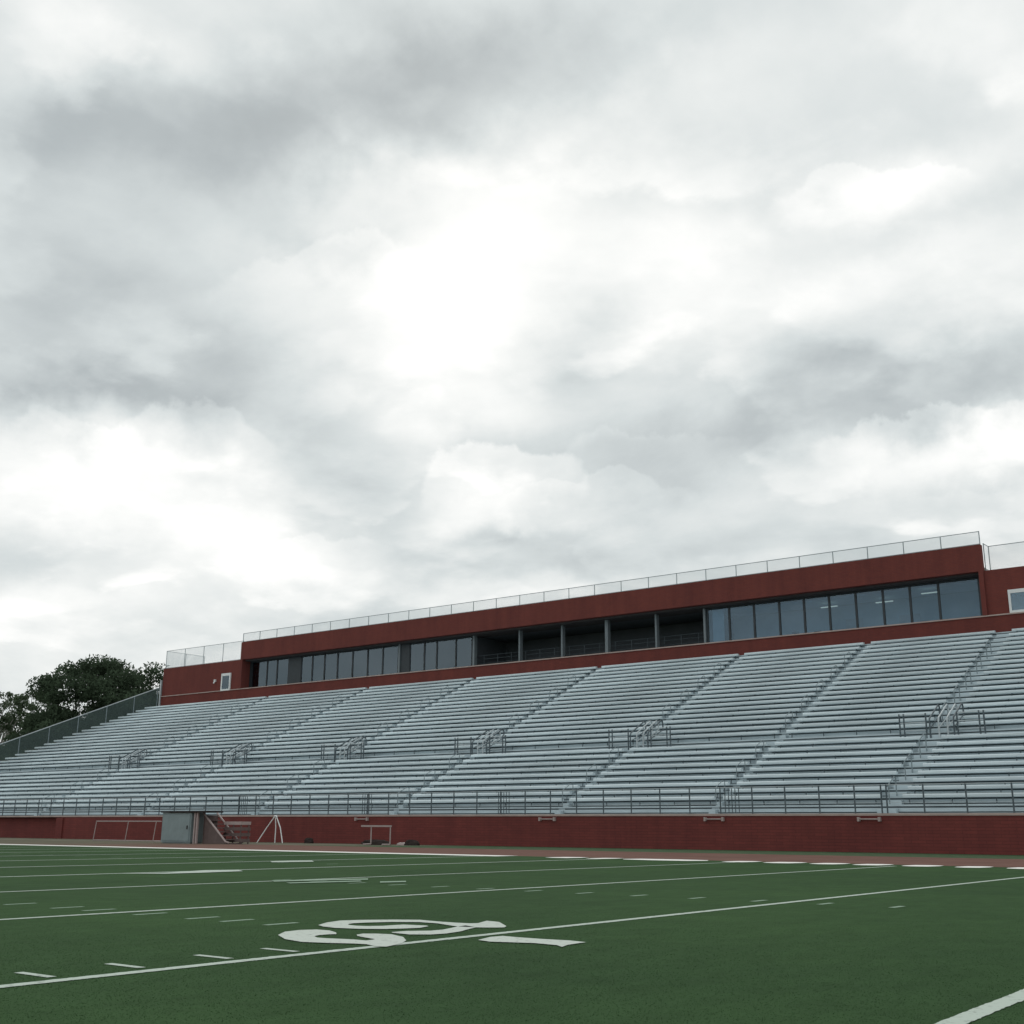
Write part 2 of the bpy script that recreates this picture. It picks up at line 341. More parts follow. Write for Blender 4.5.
    w.cycles.sampling_method = 'MANUAL'; w.cycles.sample_map_resolution = 512
SUN_EL, SUN_AZ = R_(36), YAW + R_(4)
sun_dir = Vector((-math.sin(SUN_AZ)*math.cos(SUN_EL), math.cos(SUN_AZ)*math.cos(SUN_EL), math.sin(SUN_EL)))
SUN_ROT = math.atan2(sun_dir.x, sun_dir.y)
SKY_BASE = 0.665
# px, py, half-width, half-height, tilt (deg, anticlockwise), brightness
BLOBS = [
    (470, 210, 130, 88, 22, 0.25), (430, 320, 90, 70, 0, 0.10), (500, 360, 60, 30, 0, 0.10), (720, 215, 110, 60, 0, -0.14), (625, 335, 70, 40, 20, -0.14), (340, 190, 60, 30, 20, 0.12),
    (120, 145, 260, 60, -5, -0.24), (300, 50, 340, 60, 0, -0.06), (820, 275, 210, 55, 6, 0.12), (510, 66, 220, 54, 14, -0.33), (310, 105, 150, 60, 4, -0.16), (80, 50, 80, 40, 10, 0.14),
    (760, 130, 160, 60, 0, -0.06), (705, 70, 80, 60, 20, 0.12), (890, 185, 120, 28, 8, 0.26), (640, 260, 120, 60, 20, 0.14),
    (590, 300, 60, 42, 30, -0.30), (850, 400, 260, 42, 8, -0.24), (960, 400, 90, 22, 14, -0.20), (950, 445, 110, 24, 12, 0.26), (930, 235, 120, 18, 5, -0.12), (740, 285, 190, 60, 10, 0.14),
    (40, 290, 110, 80, 0, -0.20), (235, 370, 80, 60, 0, -0.12), (60, 380, 130, 30, -6, -0.34), (200, 330, 60, 40, 0, -0.12), (280, 420, 90, 60, -20, -0.20), (330, 235, 60, 20, 0, -0.20),
    (90, 470, 150, 60, -5, 0.32), (230, 540, 110, 40, 0, 0.24), (110, 545, 50, 26, 0, -0.12), (10, 560, 50, 36, 0, -0.18), (320, 610, 120, 30, 5, -0.16),
    (490, 480, 70, 36, 10, 0.24), (520, 525, 120, 16, 3, -0.24), (640, 450, 130, 50, 0, -0.10), (385, 480, 60, 60, 0, -0.14), (520, 420, 110, 26, 0, -0.10), (640, 545, 220, 22, 4, -0.16), (560, 575, 90, 14, 5, 0.10), (50, 620, 140, 40, 0, 0.20),
]
HEAPS = [(500, 488, 86, 50, 6, 0.24), (945, 450, 120, 40, 10, 0.18), (190, 455, 90, 46, 0, 0.14), (75, 470, 80, 50, 0, 0.10), (640, 470, 100, 44, 4, 0.08), (300, 565, 90, 30, 4, 0.10), (330, 285, 110, 46, 10, 0.10), (885, 190, 100, 28, 8, 0.10), (600, 505, 110, 34, 2, 0.10)]
build_world()
sd = bpy.data.lights.new('sun', 'SUN'); sun = bpy.data.objects.new('sun', sd); COL.objects.link(sun)
sd.energy = 0.6; sd.angle = R_(30); sd.color = (1, 0.96, 0.90)
sun.rotation_euler = sun_dir.to_track_quat('Z', 'Y').to_euler()

# ------------------------------------------------------------------ ground, field, track
SIDE = 32.7
g = MB(); g.add([(-900,-900,-0.03),(900,-900,-0.03),(900,900,-0.03),(-900,900,-0.03)], [(0,1,2,3)])
tag(g.build('ground', MT['ground']), kind='structure')
def sheet(name, x0, x1, y0, y1, z, mat, parent=None, nx=1):
    b = MB(); b.add([(x0,y0,z),(x1,y0,z),(x1,y1,z),(x0,y1,z)], [(0,1,2,3)])
    return b.build(name, mat, parent)
FLD = tag(sheet('turf_field', -125, 60, -22, SIDE, 0.0, MT['turf']), kind='structure')
tag(sheet('running_track', -125, 60, SIDE, 42.8, 0.0, MT['track']), kind='structure')
vg = MB(); vg.add([(-46,42.8,0),(60,42.8,0),(60,50.2,0),(-40,50.2,0)], [(0,1,2,3)])
tag(vg.build('grass_strip', MT['verge']), kind='structure')
dr = MB(); dr.add([(-125,42.8,0),(-46,42.8,0),(-40,50.2,0),(-125,50.6,0)], [(0,1,2,3)])
tag(dr.build('dirt_strip', MT['dirt']), kind='structure')
# painted marks: (polygon on the ground, paint key)
X0, S5 = 6.562, 4.572
POLY = []          # for the standing blades near the camera
def mark(name, polys, z=0.004, mat='paint'):
    b = MB()
    for P in polys:
        b.add([(x, y, z) for x, y in P], [tuple(range(len(P)))])
        POLY.append(P)
    return b.build(name, MT[mat], FLD)
for k in range(-1, 24):
    x = -(X0 + k*S5) - (.0 if k >= 0 else -.06)
    wd_ = .055 if k >= 0 else .06
    if k > 2: wd_ = .075
    if k > 1: P = [(x-wd_, -22), (x+wd_, -22), (x+wd_, 31.4), (x-wd_, 31.4)]
    else:            # near lines: the paint frays along both edges
        yy = np.arange(-22, 31.41, 0.035); jr = np.random.RandomState(k+5)
        P = [(x-wd_+jr.normal()*.0028, y) for y in yy] + [(x+wd_+jr.normal()*.0028, y) for y in yy[::-1]]
        P = P[::-1]
    mark('yard_line', [P])
ticks = []
for y in (4.34, 4.98, 5.70, 6.32, 3.7, 3.05, 2.4):
    ticks.append([(-7.10, y-.032), (-X0-.17, y-.032), (-X0-.17, y+.032), (-7.10, y+.032)])
mark('tick_marks', ticks)
hm = []
for yrow, rng in ((8.0, (-14.1, -13.2, -12.25, -11.65, -10.75, -9.9, -9.38, -8.75)), (14.6, np.arange(-16.0, -4.5, 0.9)), (21.7, np.arange(-40, -20, 1.8))):
    for x in rng:
        if abs(((-x - X0)/S5) - round((-x - X0)/S5)) < 0.06: continue
        hm.append([(x-.045, yrow-.2), (x+.04, yrow-.2), (x+.04, yrow+.2), (x-.04, yrow+.2)])
mark('hash_marks', hm, z=0.003, mat='paintfaint')
# the big painted figures beside the nearest yard line
def r1(z): return [(260+x/6.02, 910+y/6.02) for x, y in z]
def r2(z): return [(420+x/5.69, 910+y/5.69) for x, y in z]
def G(P): return [ground(x, y) for x, y in P]
def strip(outer, inner):
    o, i = G(outer), G(inner); return [[o[k], o[k+1], i[k+1], i[k]] for k in range(len(o)-1)]
s_out = r1([(458,140),(420,128),(340,122),(240,125),(150,135),(108,155),(150,180),(250,197),(400,203),(560,207),(640,211)])
s_in = r1([(460,150),(420,151),(390,153),(355,156),(335,160),(328,164),(345,171),(400,175),(470,178),(560,182),(640,189)])
s2_out = r1([(640,211),(700,224),(760,226),(850,207),(880,188),(862,167),(790,151),(700,147),(620,147),(582,153)])
s2_in = r1([(640,189),(676,184),(690,182),(690,180),(680,178),(665,176),(650,173),(630,170),(605,165),(585,160)])
n1_out = r1([(735,119),(600,118),(450,112),(380,104),(350,95),(400,80),(480,68),(600,64),(800,62),(960,63)]) + r2([(100,69),(200,76),(280,80),(330,79),(380,65),(450,72),(492,96)])
n1_in = r1([(735,100),(640,101),(580,99),(540,95),(530,92),(535,88),(560,84),(640,80),(800,76),(960,77)]) + r2([(100,80),(160,90),(215,98),(320,103),(380,104),(440,104),(480,103)])
n2_a = r1([(735,119),(860,116),(960,112),(1015,102)]); n2_b = r1([(735,100),(860,92),(930,95),(1000,98)])
n3_a = r1([(800,142),(900,152),(980,152)]) + r2([(60,144),(150,138),(230,126),(280,112),(320,103)])
n3_b = r1([(790,138),(880,131),(960,130)]) + r2([(60,122),(130,116),(180,106),(215,98),(260,92)])
bar = G(r2([(330,175),(400,158),(470,152),(560,160),(700,170),(850,178),(945,188),(880,197),(840,203),(808,215),(780,205),(650,193),(500,188),(400,185)]))
mark('field_number', strip(s_out, s_in) + strip(s2_out, s2_in) + strip(n1_out, n1_in) + strip(n2_a, n2_b) + strip(n3_a, n3_b) + [bar], z=0.007, mat='paintnum')
far = [G([(120,874),(165,873.2),(205,870.6),(238,870.2),(243,871.6),(200,873.2),(165,874.2)]), G([(270,861.4),(312,860.9),(314,862),(272,862.6)]),
       G([(272,881),(330,879.6),(368,879),(368,880.2),(330,880.8),(274,882.2)]), G([(286,883.2),(360,881),(362,882),(290,884)]), G([(380,882),(406,881.4),(406,882.6),(380,883.2)])]
b = MB()
for P in far[:2]: b.add([(x, y, 0.010) for x, y in P], [tuple(range(len(P)))])
b.build('worn_field_number', MT['paint'], FLD)
b = MB()
for P in far[2:]: b.add([(x, y, 0.010) for x, y in P], [tuple(range(len(P)))])
b.build('worn_field_marks', MT['paintfaint'], FLD)
# border: solid on the left, separate blocks towards the right
bd = [(-125, -24.4)] + [(-22.5, -21.4), (-20.95, -20.1), (-19.8, -16.95), (-16.3, -15.4), (-15.04, -14.0), (-13.65, -12.75), (-12.44, -11.53), (-11.12, -10.2), (-9.75, -8.94), (-8.5, -7.6), (-7.2, -6.3), (-5.9, -5.0), (-4.6, -3.7), (-3.3, -2.4), (-2.0, -1.1), (-.7, .2)]
b = MB()
for i, (a, c) in enumerate(bd):
    n = 8; w = 0.55
    y0, y1 = 31.3, 32.75
    if i == 0: P = [(a, y0+.2), (c, y0+.2), (c, y1), (a, y1)]
    else:
        P = [(a+.02, y0+.6), (a+.12*(c-a), y0+.12), (a+.5*(c-a), y0-.05), (c-.12*(c-a), y0+.1), (c, y0+.7), (c-.1*(c-a), y1-.1), (a+.5*(c-a), y1+.02), (a+.1*(c-a), y1-.15)]
    b.add([(x, y, 0.008) for x, y in P], [tuple(range(len(P)))])
b.build('border_line', MT['paintbright'], FLD)

# standing blades close to the camera (nobody could count them)
def blades():
    rs = np.random.RandomState(3); n = 330000
    r = 3.0*np.exp(rs.rand(n)*math.log(17/3.0)); az = YAW + (rs.rand(n)-0.5)*R_(64)
    x = -np.sin(az)*r; y = np.cos(az)*r
    white = np.zeros(n, bool)
    for P in POLY:
        P = np.array(P); lo, hi = P.min(0), P.max(0)
        if hi[0] < -30 or lo[1] > 18: continue
        m = (x > lo[0]) & (x < hi[0]) & (y > lo[1]) & (y < hi[1])
        if not m.any(): continue
        idx = np.nonzero(m)[0]; ins = np.zeros(len(idx), bool); px, py = x[idx], y[idx]
        j = len(P)-1
        for i in range(len(P)):
            xi, yi, xj, yj = P[i][0], P[i][1], P[j][0], P[j][1]
            ins ^= ((yi > py) != (yj > py)) & (px < (xj-xi)*(py-yi)/(yj-yi+1e-12)+xi); j = i
        white[idx] |= ins
    th = rs.rand(n)*2*np.pi; w = 0.0020*np.clip(r/4, 1, 2.6)*(0.7+0.6*rs.rand(n)); hgt = (0.001+0.0026*rs.rand(n))*np.clip((17-r)/9, 0.2, 1)
    lean = 1.0*hgt*rs.randn(n); la = rs.rand(n)*2*np.pi
    V = np.zeros((n, 3, 3), np.float32)
    V[:, 0] = np.stack([x-np.cos(th)*w, y-np.sin(th)*w, np.full(n, 0.0)], 1); V[:, 1] = np.stack([x+np.cos(th)*w, y+np.sin(th)*w, np.full(n, 0.0)], 1)
    V[:, 2] = np.stack([x+np.cos(la)*lean, y+np.sin(la)*lean, hgt], 1)
    me = bpy.data.meshes.new('turf_blades'); me.vertices.add(3*n); me.vertices.foreach_set('co', V.reshape(-1))
    me.loops.add(3*n); me.loops.foreach_set('vertex_index', np.arange(3*n, dtype=np.int32))
    me.polygons.add(n); me.polygons.foreach_set('loop_start', np.arange(0, 3*n, 3, dtype=np.int32))
    me.polygons.foreach_set('loop_total', np.full(n, 3, np.int32))
    me.materials.append(MT['blade']); me.materials.append(MT['bladew'])
    me.polygons.foreach_set('material_index', white.astype(np.int32))
    me.update(); me.validate()
    o = bpy.data.objects.new('grass', me); COL.objects.link(o)
    tag(o, 'short green blades of the sports turf nearest the camera', 'grass', kind='stuff')
blades()

# ------------------------------------------------------------------ grandstand
YF, RUN, RISE, ZF, N = 50.3, 0.757, 0.36, 1.62, 31
CROSS = 10                      # the walkway row
def row(k): return YF + k*RUN, ZF + k*RISE
def left_end(y): return -100.6 - (73.8-y)*0.45
AIS = [-83.0, -70.3, -58.6, -46.8, -35.3, -26.5, -18.2]
AWS = [.18, .18, .19, .20, .20, .20, .44]     # half width of each aisle
XR = 8.0
seat_prof = [(0.0, 0.315), (0.012, 0.285), (0.04, 0.275), (0.25, 0.30), (0.26, 0.32), (0.255, 0.425), (0.08, 0.44), (0.03, 0.43), (0.0, 0.40)]
def deck_rows(b, xa, xb, slanted=False):
    for k in range(N):
        y, z = row(k); x0 = left_end(y) if slanted else xa
        b.extrude_x([(y-.03, z-.075), (y-.03, z), (y+RUN-.06, z), (y+RUN-.06, z-.05), (y, z-.05), (y, z-.075)], x0, xb, 0)     # tread with nosing
        if k == CROSS: b.box(x0, xb, y+RUN-.10, y+RUN-.07, z+.03, z+.17, 0)   # kick plate behind the walkway
        if k < N-1:
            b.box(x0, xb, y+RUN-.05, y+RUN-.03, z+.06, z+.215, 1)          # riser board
            b.box(x0, xb, y+RUN+.02, y+RUN+.04, z-.06, z+RISE-.08, 2)           # backing strip; its dark colour stands in for the shade inside the slot
names = ['against the sloping dark side fence', 'between the two farthest aisles', 'third counted from the sloping side fence', 'below the farther open press box bays',
         'below the nearer open press box bays', 'below the left half of the right window row', 'between the two nearest aisles', 'right of the nearest aisle, under the white framed window']
edges = [None] + AIS + [XR]
for i in range(8):
    xb = edges[i+1] - (AWS[i] if i < 7 else 0); xa = (edges[i] + AWS[i-1]) if i else left_end(60)
    t = empty('bleacher_section', (xb, YF, 0), 'silver aluminium bleacher section ' + names[i], 'bleachers', 'bleacher sections of the grandstand')
    o = Vector((xb, YF, 0))
    d = MB(); deck_rows(d, xa, xb, i == 0)
    d.v = [(v[0]-xb, v[1]-YF, v[2]) for v in d.v]
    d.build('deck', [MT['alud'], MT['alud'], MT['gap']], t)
    proto = None
    for k in range(1, N-1):
        if k == CROSS: continue
        y, z = row(k)
        if proto is None or i == 0:
            b = MB(); x0 = (left_end(y) if i == 0 else xa) - xb
            b.extrude_x(seat_prof, x0+.05, -.05, 0)
            nb = max(2, int(-x0/1.83))
            for j in range(nb+1):
                xx = x0 + .3 + (-x0-.6)*j/nb
                b.box(xx-.02, xx+.02, .12, .16, 0.001, .29, 1); b.box(xx-.02, xx+.02, .161, .23, .24, .295, 1)
            proto = b.build('bench', [MT['alu'], MT['gap']], t); proto.location = (0, y+.33-YF, z)
        else:
            copy_part(proto, t, (0, y+.33-YF, z))
ordn = ['farthest', 'second', 'third', 'fourth', 'fifth', 'sixth', 'nearest']
for i, xa in enumerate(AIS):
    t = empty('aisle_stairs', (xa, YF, 0), '%s of seven stepped aluminium aisles counted from the sloping side fence' % ordn[i] if 0 < i < 6 else ('%s stepped aluminium aisle, %s' % (ordn[i], 'next to the leftmost cross aisle railing' if i == 0 else 'climbing under the white framed window')), 'stairs', 'aisles climbing the grandstand')
    AW = AWS[i]; b = MB(); deck_rows(b, -AW+.004, AW-.004)
    b.v = [(v[0], v[1]-YF, v[2]) for v in b.v]
    b.build('deck', [MT['alud'], MT['alud'], MT['gap' if i == 6 else 'alud']], t)
    s0 = None
    for k in range(N-1):
        y, z = row(k)
        if s0 is None:
            s = MB(); s.box(-AW+.03, AW-.03, RUN*.5, RUN-.07, .002, RISE*.5); s0 = s.build('step', MT['alud'], t, (0, y-YF, z))
        else: copy_part(s0, t, (0, y-YF, z))
    pr = None; k = 1
    while k < N-4:
        if CROSS-2 <= k <= CROSS+1: k += 1; continue
        y, z = row(k)
        if pr is None:
            h = MB(); q = [(0, .1, .02), (0, .1, .80), (0, .14, .86), (0, .2+RUN*.9, .88+RISE*.9), (0, .3+RUN, .82+RISE), (0, .3+RUN, RISE+.02)]
            h.tube(q, .022 if i < 6 else .028, 6)
            pr = h.build('handrail', MT['railthin'], t); pr.location = (0, y-YF, z)
        else: copy_part(pr, t, (0, y-YF, z))
        k += 3
# railings on the cross aisle
CR = [-83.4, -70.5, -58.6, -46.5, -34.9, -17.9]
cn = ['leftmost of six tubular cross aisle railings, near the side fence', 'second from left of six tubular cross aisle railings', 'third from left of six tubular cross aisle railings', 'fourth from left of six tubular cross aisle railings, looping handrails', 'fifth from left of six tubular cross aisle railings', 'rightmost of six tubular cross aisle railings, on the nearest aisle']
y, z = row(CROSS)
def cross_rail():
    t = empty('cross_aisle_railing', (0, y, z), '', 'railing', 'railings on the grandstand cross aisle')
    def guard(xo, xi, s):
        b = MB()
        for xx in (xo, xo+.22*s, xi): b.tube([(xx, .45, .01), (xx, .45, 1.25)], .042, 6, 0)
        for zz in (1.19, .80, .42): b.tube([(xo, .45, zz), (xi, .45, zz)], .028, 6, 1)
        return b.build('guard_panel', [MT['railpost'], MT['pale']], t)
    guard(-2.05, -.75, 1); guard(2.0, .75, -1)
    for sx in (-.55, -.12, .30, .6):
        b = MB()
        q = [(sx, .35, .01), (sx, .35, .85), (sx, .42, 1.0), (sx, .55, 1.06), (sx, 1.9, 1.75), (sx, 2.05, 1.72), (sx, 2.1, 1.6), (sx, 2.1, .75)]
        b.tube(q, .04, 7); b.tube([(sx, .35, .5), (sx, 2.1, 1.25)], .026, 6)
        b.build('handrail', MT['pale'] if sx in (-.12, .30) else MT['railpost'], t)
    return t
C0 = cross_rail()
for i, xa in enumerate(CR):
    t = C0 if i == 0 else C0.copy()
    if i:
        COL.objects.link(t)
        for ch in C0.children: copy_part(ch, t)
    t.location = (xa, y, z); t['label'] = cn[i]

# front guard rail
fr = empty('front_guardrail', (-50, 50.15, ZF), 'long dark steel guardrail along the front edge of the bleachers, above the red wall', 'railing')
xs = [-19.36, -18.19, -17.96, -16.4, -14.67, -12.87]
x = -12.87
while x < XR-1.4: x += 1.62; xs.append(x)
x = -19.36
while x > -105: x -= 1.6; xs.append(x)
pp = None
for x in xs:
    if pp is None:
        b = MB(); b.tube([(0, 0, -.06), (0, 0, 1.16)], .036, 6); b.box(-.07, .07, -.07, .07, -.06, -.045); pp = b.build('post', MT['railpost'], fr, (x+50, 0, 0))
    else: copy_part(pp, fr, (x+50, 0, 0))
for zz, rr in ((1.15, .020), (.78, .009), (.42, .009)):
    b = MB(); b.tube([(-107+50, 0, zz), (XR+50, 0, zz)], rr, 6); b.build('rail', MT['steel' if zz > 1 else 'pale'], fr)
for gx in (-48.3, -38.4, -25.2, -59.0):   # gates with a close frame
    b = MB()
    for dx in (-.35, -.17, 0, .17, .35): b.tube([(gx+50+dx, .06, .02), (gx+50+dx, .06, 1.12)], .022, 5)
    b.build('gate', MT['railpost'], fr)

# red retaining wall
w = empty('brick_wall', (-50, 50, 0), 'long low red brick wall under the front row of the bleachers', 'wall')
b = MB(); b.box(-78.5+50, XR+50, 0, .3, -.02, 1.50); b.box(-125+50, -78.5+50-.01, .45, .75, -.02, 1.50)
b.build('wall', MT['brick'], w)
b = MB(); b.box(-80.2, -78.2+.0, 0, 0, 0, 0) if False else None
b = MB(); b.box(-78.9+50, -78.1+50, -.10, -.003, -.02, 1.46); b.build('pier', MT['brick'], w)
b = MB(); b.box(-112+50, XR+50, -.03, .5, 1.505, 1.60); b.build('coping', MT['coping'], w)
bl = ['small pale bracket bar high on the red wall above the low hurdle', 'small pale bracket bar on the red wall, second of four from the left', 'small pale bracket bar on the red wall, third of four from the left', 'small pale bracket bar on the red wall, nearest the widest aisle']
def bracket():
    t = empty('wall_bracket', (0, 50, 1.3), '', 'bracket', 'bracket bars on the red wall')
    b = MB(); b.tube([(-.45, -.12, 0), (.45, -.12, 0)], .03, 6); b.build('bar', MT['pipe'], t)
    for sx in (-.45, .45):
        b = MB(); b.box(sx-.05, sx+.05, -.16, -.002, -.09, .09); b.build('bracket_plate', MT['pipe'], t)
    return t
B0 = bracket()
for i, x in enumerate((-48.4, -35.4, -26.0, -18.7)):
    t = B0 if i == 0 else B0.copy()
    if i:
        COL.objects.link(t)
        for ch in B0.children: copy_part(ch, t)
    t.location = (x, 50, 1.36); t['label'] = bl[i]

# side fence up the left edge
sf = empty('side_fence', (left_end(74), 74, 12.8), 'dark chain link fence sloping up the left edge of the bleachers', 'fence')
def fpt(y, dz): 
    k = (y-YF)/RUN; return Vector((left_end(y)-.15, y, ZF + k*RISE + dz))
ys = [50.5 + 2.35*i for i in range(10)] + [73.7]
org = Vector(sf.location)
b = MB(); top = [fpt(v, 1.75) - org for v in ys]; b.tube(top, .05, 6); b.build('top_rail', MT['steel'], sf)
for v in ys:
    b = MB(); b.tube([fpt(v, -.3)-org, fpt(v, 1.75)-org], .045, 6); b.build('post', MT['railthin'], sf)
b = MB()
for a, c in zip(ys[:-1], ys[1:]):
    b.add([fpt(a, .05)-org, fpt(c, .05)-org, fpt(c, 1.72)-org, fpt(a, 1.72)-org], [(0, 1, 2, 3)])
b.build('chain_link', MT['meshdark'], sf)
b = MB()
for k in range(N-1):
    yy, zz = row(k); b.box(left_end(yy)-org.x-.1, left_end(yy)-org.x+.02, yy-org.y, yy+RUN-.1-org.y, zz-.5-org.z, zz+.12-org.z)
b.build('side_skirt', MT['gap'], sf)
# closing panel under the raised left end
b = MB(); P = [Vector((left_end(v)-.05, v, ZF+(v-YF)/RUN*RISE-.5)) for v in ys]
for a, c in zip(P[:-1], P[1:]): b.add([(a.x, a.y, 0), (c.x, c.y, 0), c, a], [(0, 1, 2, 3)])
eb = b.build('grandstand_end_wall', MT['gap']); tag(eb, 'dark steel end wall under the raised left edge of the bleachers', 'wall')

# ------------------------------------------------------------------ press box
YB = 74.0; XL, XA, XB_, XR2 = -100.6, -88.6, -19.35, XR
ZB, ZS, ZW, ZF0, ZT = 12.2, 13.70, 16.48, 16.45, 18.14
pb = empty('press_box', (-50, YB, 0), 'long red brick press box with ribbon windows and open bays above the bleachers', 'building')
def P(name, mat, *boxes, parent=None, mats=None):
    b = MB()
    for bx in boxes: b.box(bx[0]+50, bx[1]+50, bx[2]-YB, bx[3]-YB, bx[4], bx[5], *(bx[6:]))
    return b.build(name, mat, parent or pb)
P('parapet_wall', MT['fascia'], (XL, XR2, 74.0, 74.3, ZB-2.0, ZS-.10))
P('wing_wall', MT['fascia'], (XL, XA-.002, 74.05, 74.35, ZS-.02, ZW))
P('wing_wall', MT['fascia'], (XB_+.002, -18.06, 74.05, 74.35, ZS-.02, ZW), (-18.06, -15.6, 74.05, 74.35, 15.12, ZW), (-15.6, XR2, 74.05, 74.35, ZS-.02, ZW))
P('coping', MT['coping'], (XL-.02, XR2, 73.93, 74.5, ZS-.10, ZS-.02))
P('fascia', MT['fascia'], (XA, XB_, 73.9, 74.3, ZF0, ZT))
P('pier', MT['fascia'], (XA, XA+.28, 73.9, 75.2, ZS-.02, ZF0-.002))
P('pier', MT['fascia'], (XB_-.28, XB_, 73.9, 75.2, ZS-.02, ZF0-.002))
P('roof', MT['conc'], (XA+.01, XB_-.01, 74.31, 82, ZF0+.11, ZF0+.3))
P('wing_roof', MT['conc'], (XL, XA, 74.35, 82, ZW-.3, ZW-.02)); P('wing_roof', MT['conc'], (XB_, XR2, 74.35, 82, ZW-.3, ZW-.02))
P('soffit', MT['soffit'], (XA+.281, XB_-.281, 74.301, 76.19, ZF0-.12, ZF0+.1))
P('end_wall', MT['fascia'], (XL, XL+.3, 74.35, 82, 0, ZW-.3)); P('end_wall', MT['fascia'], (XR2-.3, XR2, 74.35, 82, 0, ZW-.3))
P('rear_wall', MT['fascia'], (XL, XR2, 82, 82.3, 0, ZW))
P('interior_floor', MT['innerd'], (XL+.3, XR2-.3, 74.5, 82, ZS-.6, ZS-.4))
GY = 75.0
GX0 = XA+1.4
OX = (-60.6, -39.3)
P('interior_wall', MT['inner'], (XA, OX[0]-.2, 77.4, 77.5, ZS-.4, ZF0-.12), (OX[1]+.1, XB_, 79.5, 79.6, ZS-.4, ZF0-.12))
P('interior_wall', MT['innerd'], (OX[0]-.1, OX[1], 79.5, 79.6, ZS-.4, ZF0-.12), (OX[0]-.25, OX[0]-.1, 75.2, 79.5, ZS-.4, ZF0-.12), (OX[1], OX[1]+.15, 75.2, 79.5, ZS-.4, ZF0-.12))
P('interior_ceiling', MT['inner'], (XA, OX[0]-.2, 76.2, 77.4, ZF0-.10, ZF0+.05), (OX[1]+.1, XB_, 76.2, 79.5, ZF0-.10, ZF0+.05))
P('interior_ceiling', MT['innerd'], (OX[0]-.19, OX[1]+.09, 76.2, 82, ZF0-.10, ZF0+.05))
rs_ = random.Random(4)
for a0, a1, yb in ((XA+1.8, OX[0]-.6, 76.3), (OX[1]+.6, XB_-1.2, 77.2)):
    x = a0
    while x < a1:
        h_ = rs_.uniform(.25, .6); b = MB(); X = x+50; y_ = yb-YB+rs_.uniform(-.2, .3); z_ = ZS-.1
        b.box(X-.25, X+.25, y_, y_+.06, z_+.2, z_+.2+h_); b.box(X-.05, X+.05, y_+.061, y_+.12, z_-.3, z_+.3); b.box(X-.25, X+.25, y_-.45, y_-.001, z_+.1, z_+.16)
        b.build('interior_chair', MT['mull' if rs_.random() < .7 else 'white'], pb); x += rs_.uniform(1.0, 3.4)
P('notice_board', MT['white'], (-30.4, -29.2, 79.4, 79.49, 14.5, 15.3), (-26.6, -25.2, 79.4, 79.49, 14.6, 15.2))
P('counter', MT['inner'], (XA+1.4, OX[0]-.4, 75.5, 76.1, ZS+.0, ZS+.06), (OX[1]+.3, XB_-.4, 75.5, 76.1, ZS+.0, ZS+.06))
def window(x0, x1, z0=ZS-.01, z1=ZF0-.125, y=GY, mat='mull', fw_=.07, pane='glass'):
    b = MB(); X0_, X1_ = x0+50, x1+50; yy = y-YB
    b.box(X0_, X0_+fw_, yy-.06, yy+.06, z0, z1); b.box(X1_-fw_, X1_, yy-.06, yy+.06, z0, z1)
    b.box(X0_+fw_, X1_-fw_, yy-.055, yy+.055, z0, z0+fw_); b.box(X0_+fw_, X1_-fw_, yy-.055, yy+.055, z1-fw_*1.6, z1)
    f = b.build('window', MT[mat], pb)
    g_ = MB(); g_.box(X0_+fw_, X1_-fw_, yy-.012, yy+.012, z0+fw_, z1-fw_*1.6); g_.build('pane', MT[pane], f); return f
wl = [-88.06, -85.9, -84.49, -82.89, -81.18, -79.71, -78.12, -76.44, -74.54, -72.67, -70.85, -69.0]
for a, c in zip(wl[:-1], wl[1:]):
    if a not in (-82.89,): window(a, c)
wl = [-67.66, -66.0, -64.6, -62.5, -60.75]
for a, c in zip(wl[:-1], wl[1:]):
    if a not in (-82.89,): window(a, c)
wr = [-38.97, -37.23, -35.31, -33.4, -31.58, -29.78, -27.93, -26.09, -24.31, -22.48, -19.95]
for a, c in zip(wr[:-1], wr[1:]): window(a, c, pane='glassdark')
P('infill_panel', MT['mull'], (XA+.29, -88.07, GY-.1, GY+.1, ZS-.01, ZF0-.125))
P('infill_panel', MT['mull'], (-82.88, -81.19, GY-.08, GY+.08, ZS-.01, ZF0-.125))
P('infill_panel', MT['mull'], (-68.69, -67.67, GY-.08, GY+.08, ZS-.01, ZF0-.125))
P('infill_panel', MT['mull'], (-19.94, XB_-.29, GY-.1, GY+.1, ZS-.01, ZF0-.125))
window(-91.3, -89.95, 13.62, 15.3, 73.98, 'white', .16); window(-18.05, -15.61, ZS-.015, 15.11, 74.02, 'white', .14)
P('window_recess', MT['inner'], (-91.2, -90.06, 74.03, 74.045, 13.72, 15.28))
P('curtain', MT['white'], (-38.7, -37.8, 75.25, 75.3, ZS, ZF0-.14), (-86.0, -85.4, 75.25, 75.3, ZS, ZF0-.14))
for x, wd in ((-68.8, .18), (-60.5, .20), (-55.78, .14), (-51.63, .14), (-47.5, .26), (-43.17, .14), (-39.15, .16)):
    P('column', MT['column'], (x-wd/2, x+wd/2, 74.82, 75.2, ZS-.015, ZF0-.122))
b = MB()
for zz in (ZS+.35, ZS+.7, ZS+1.0): b.tube([(OX[0]+50, 1.5, zz), (OX[1]+50, 1.5, zz)], .022, 6)
for j in range(15): b.tube([(OX[0]+50+.7+j*1.42, 1.5, ZS-.4), (OX[0]+50+.7+j*1.42, 1.5, ZS+1.0)], .022, 6)
b.build('balcony_rail', MT['railpost'], pb)
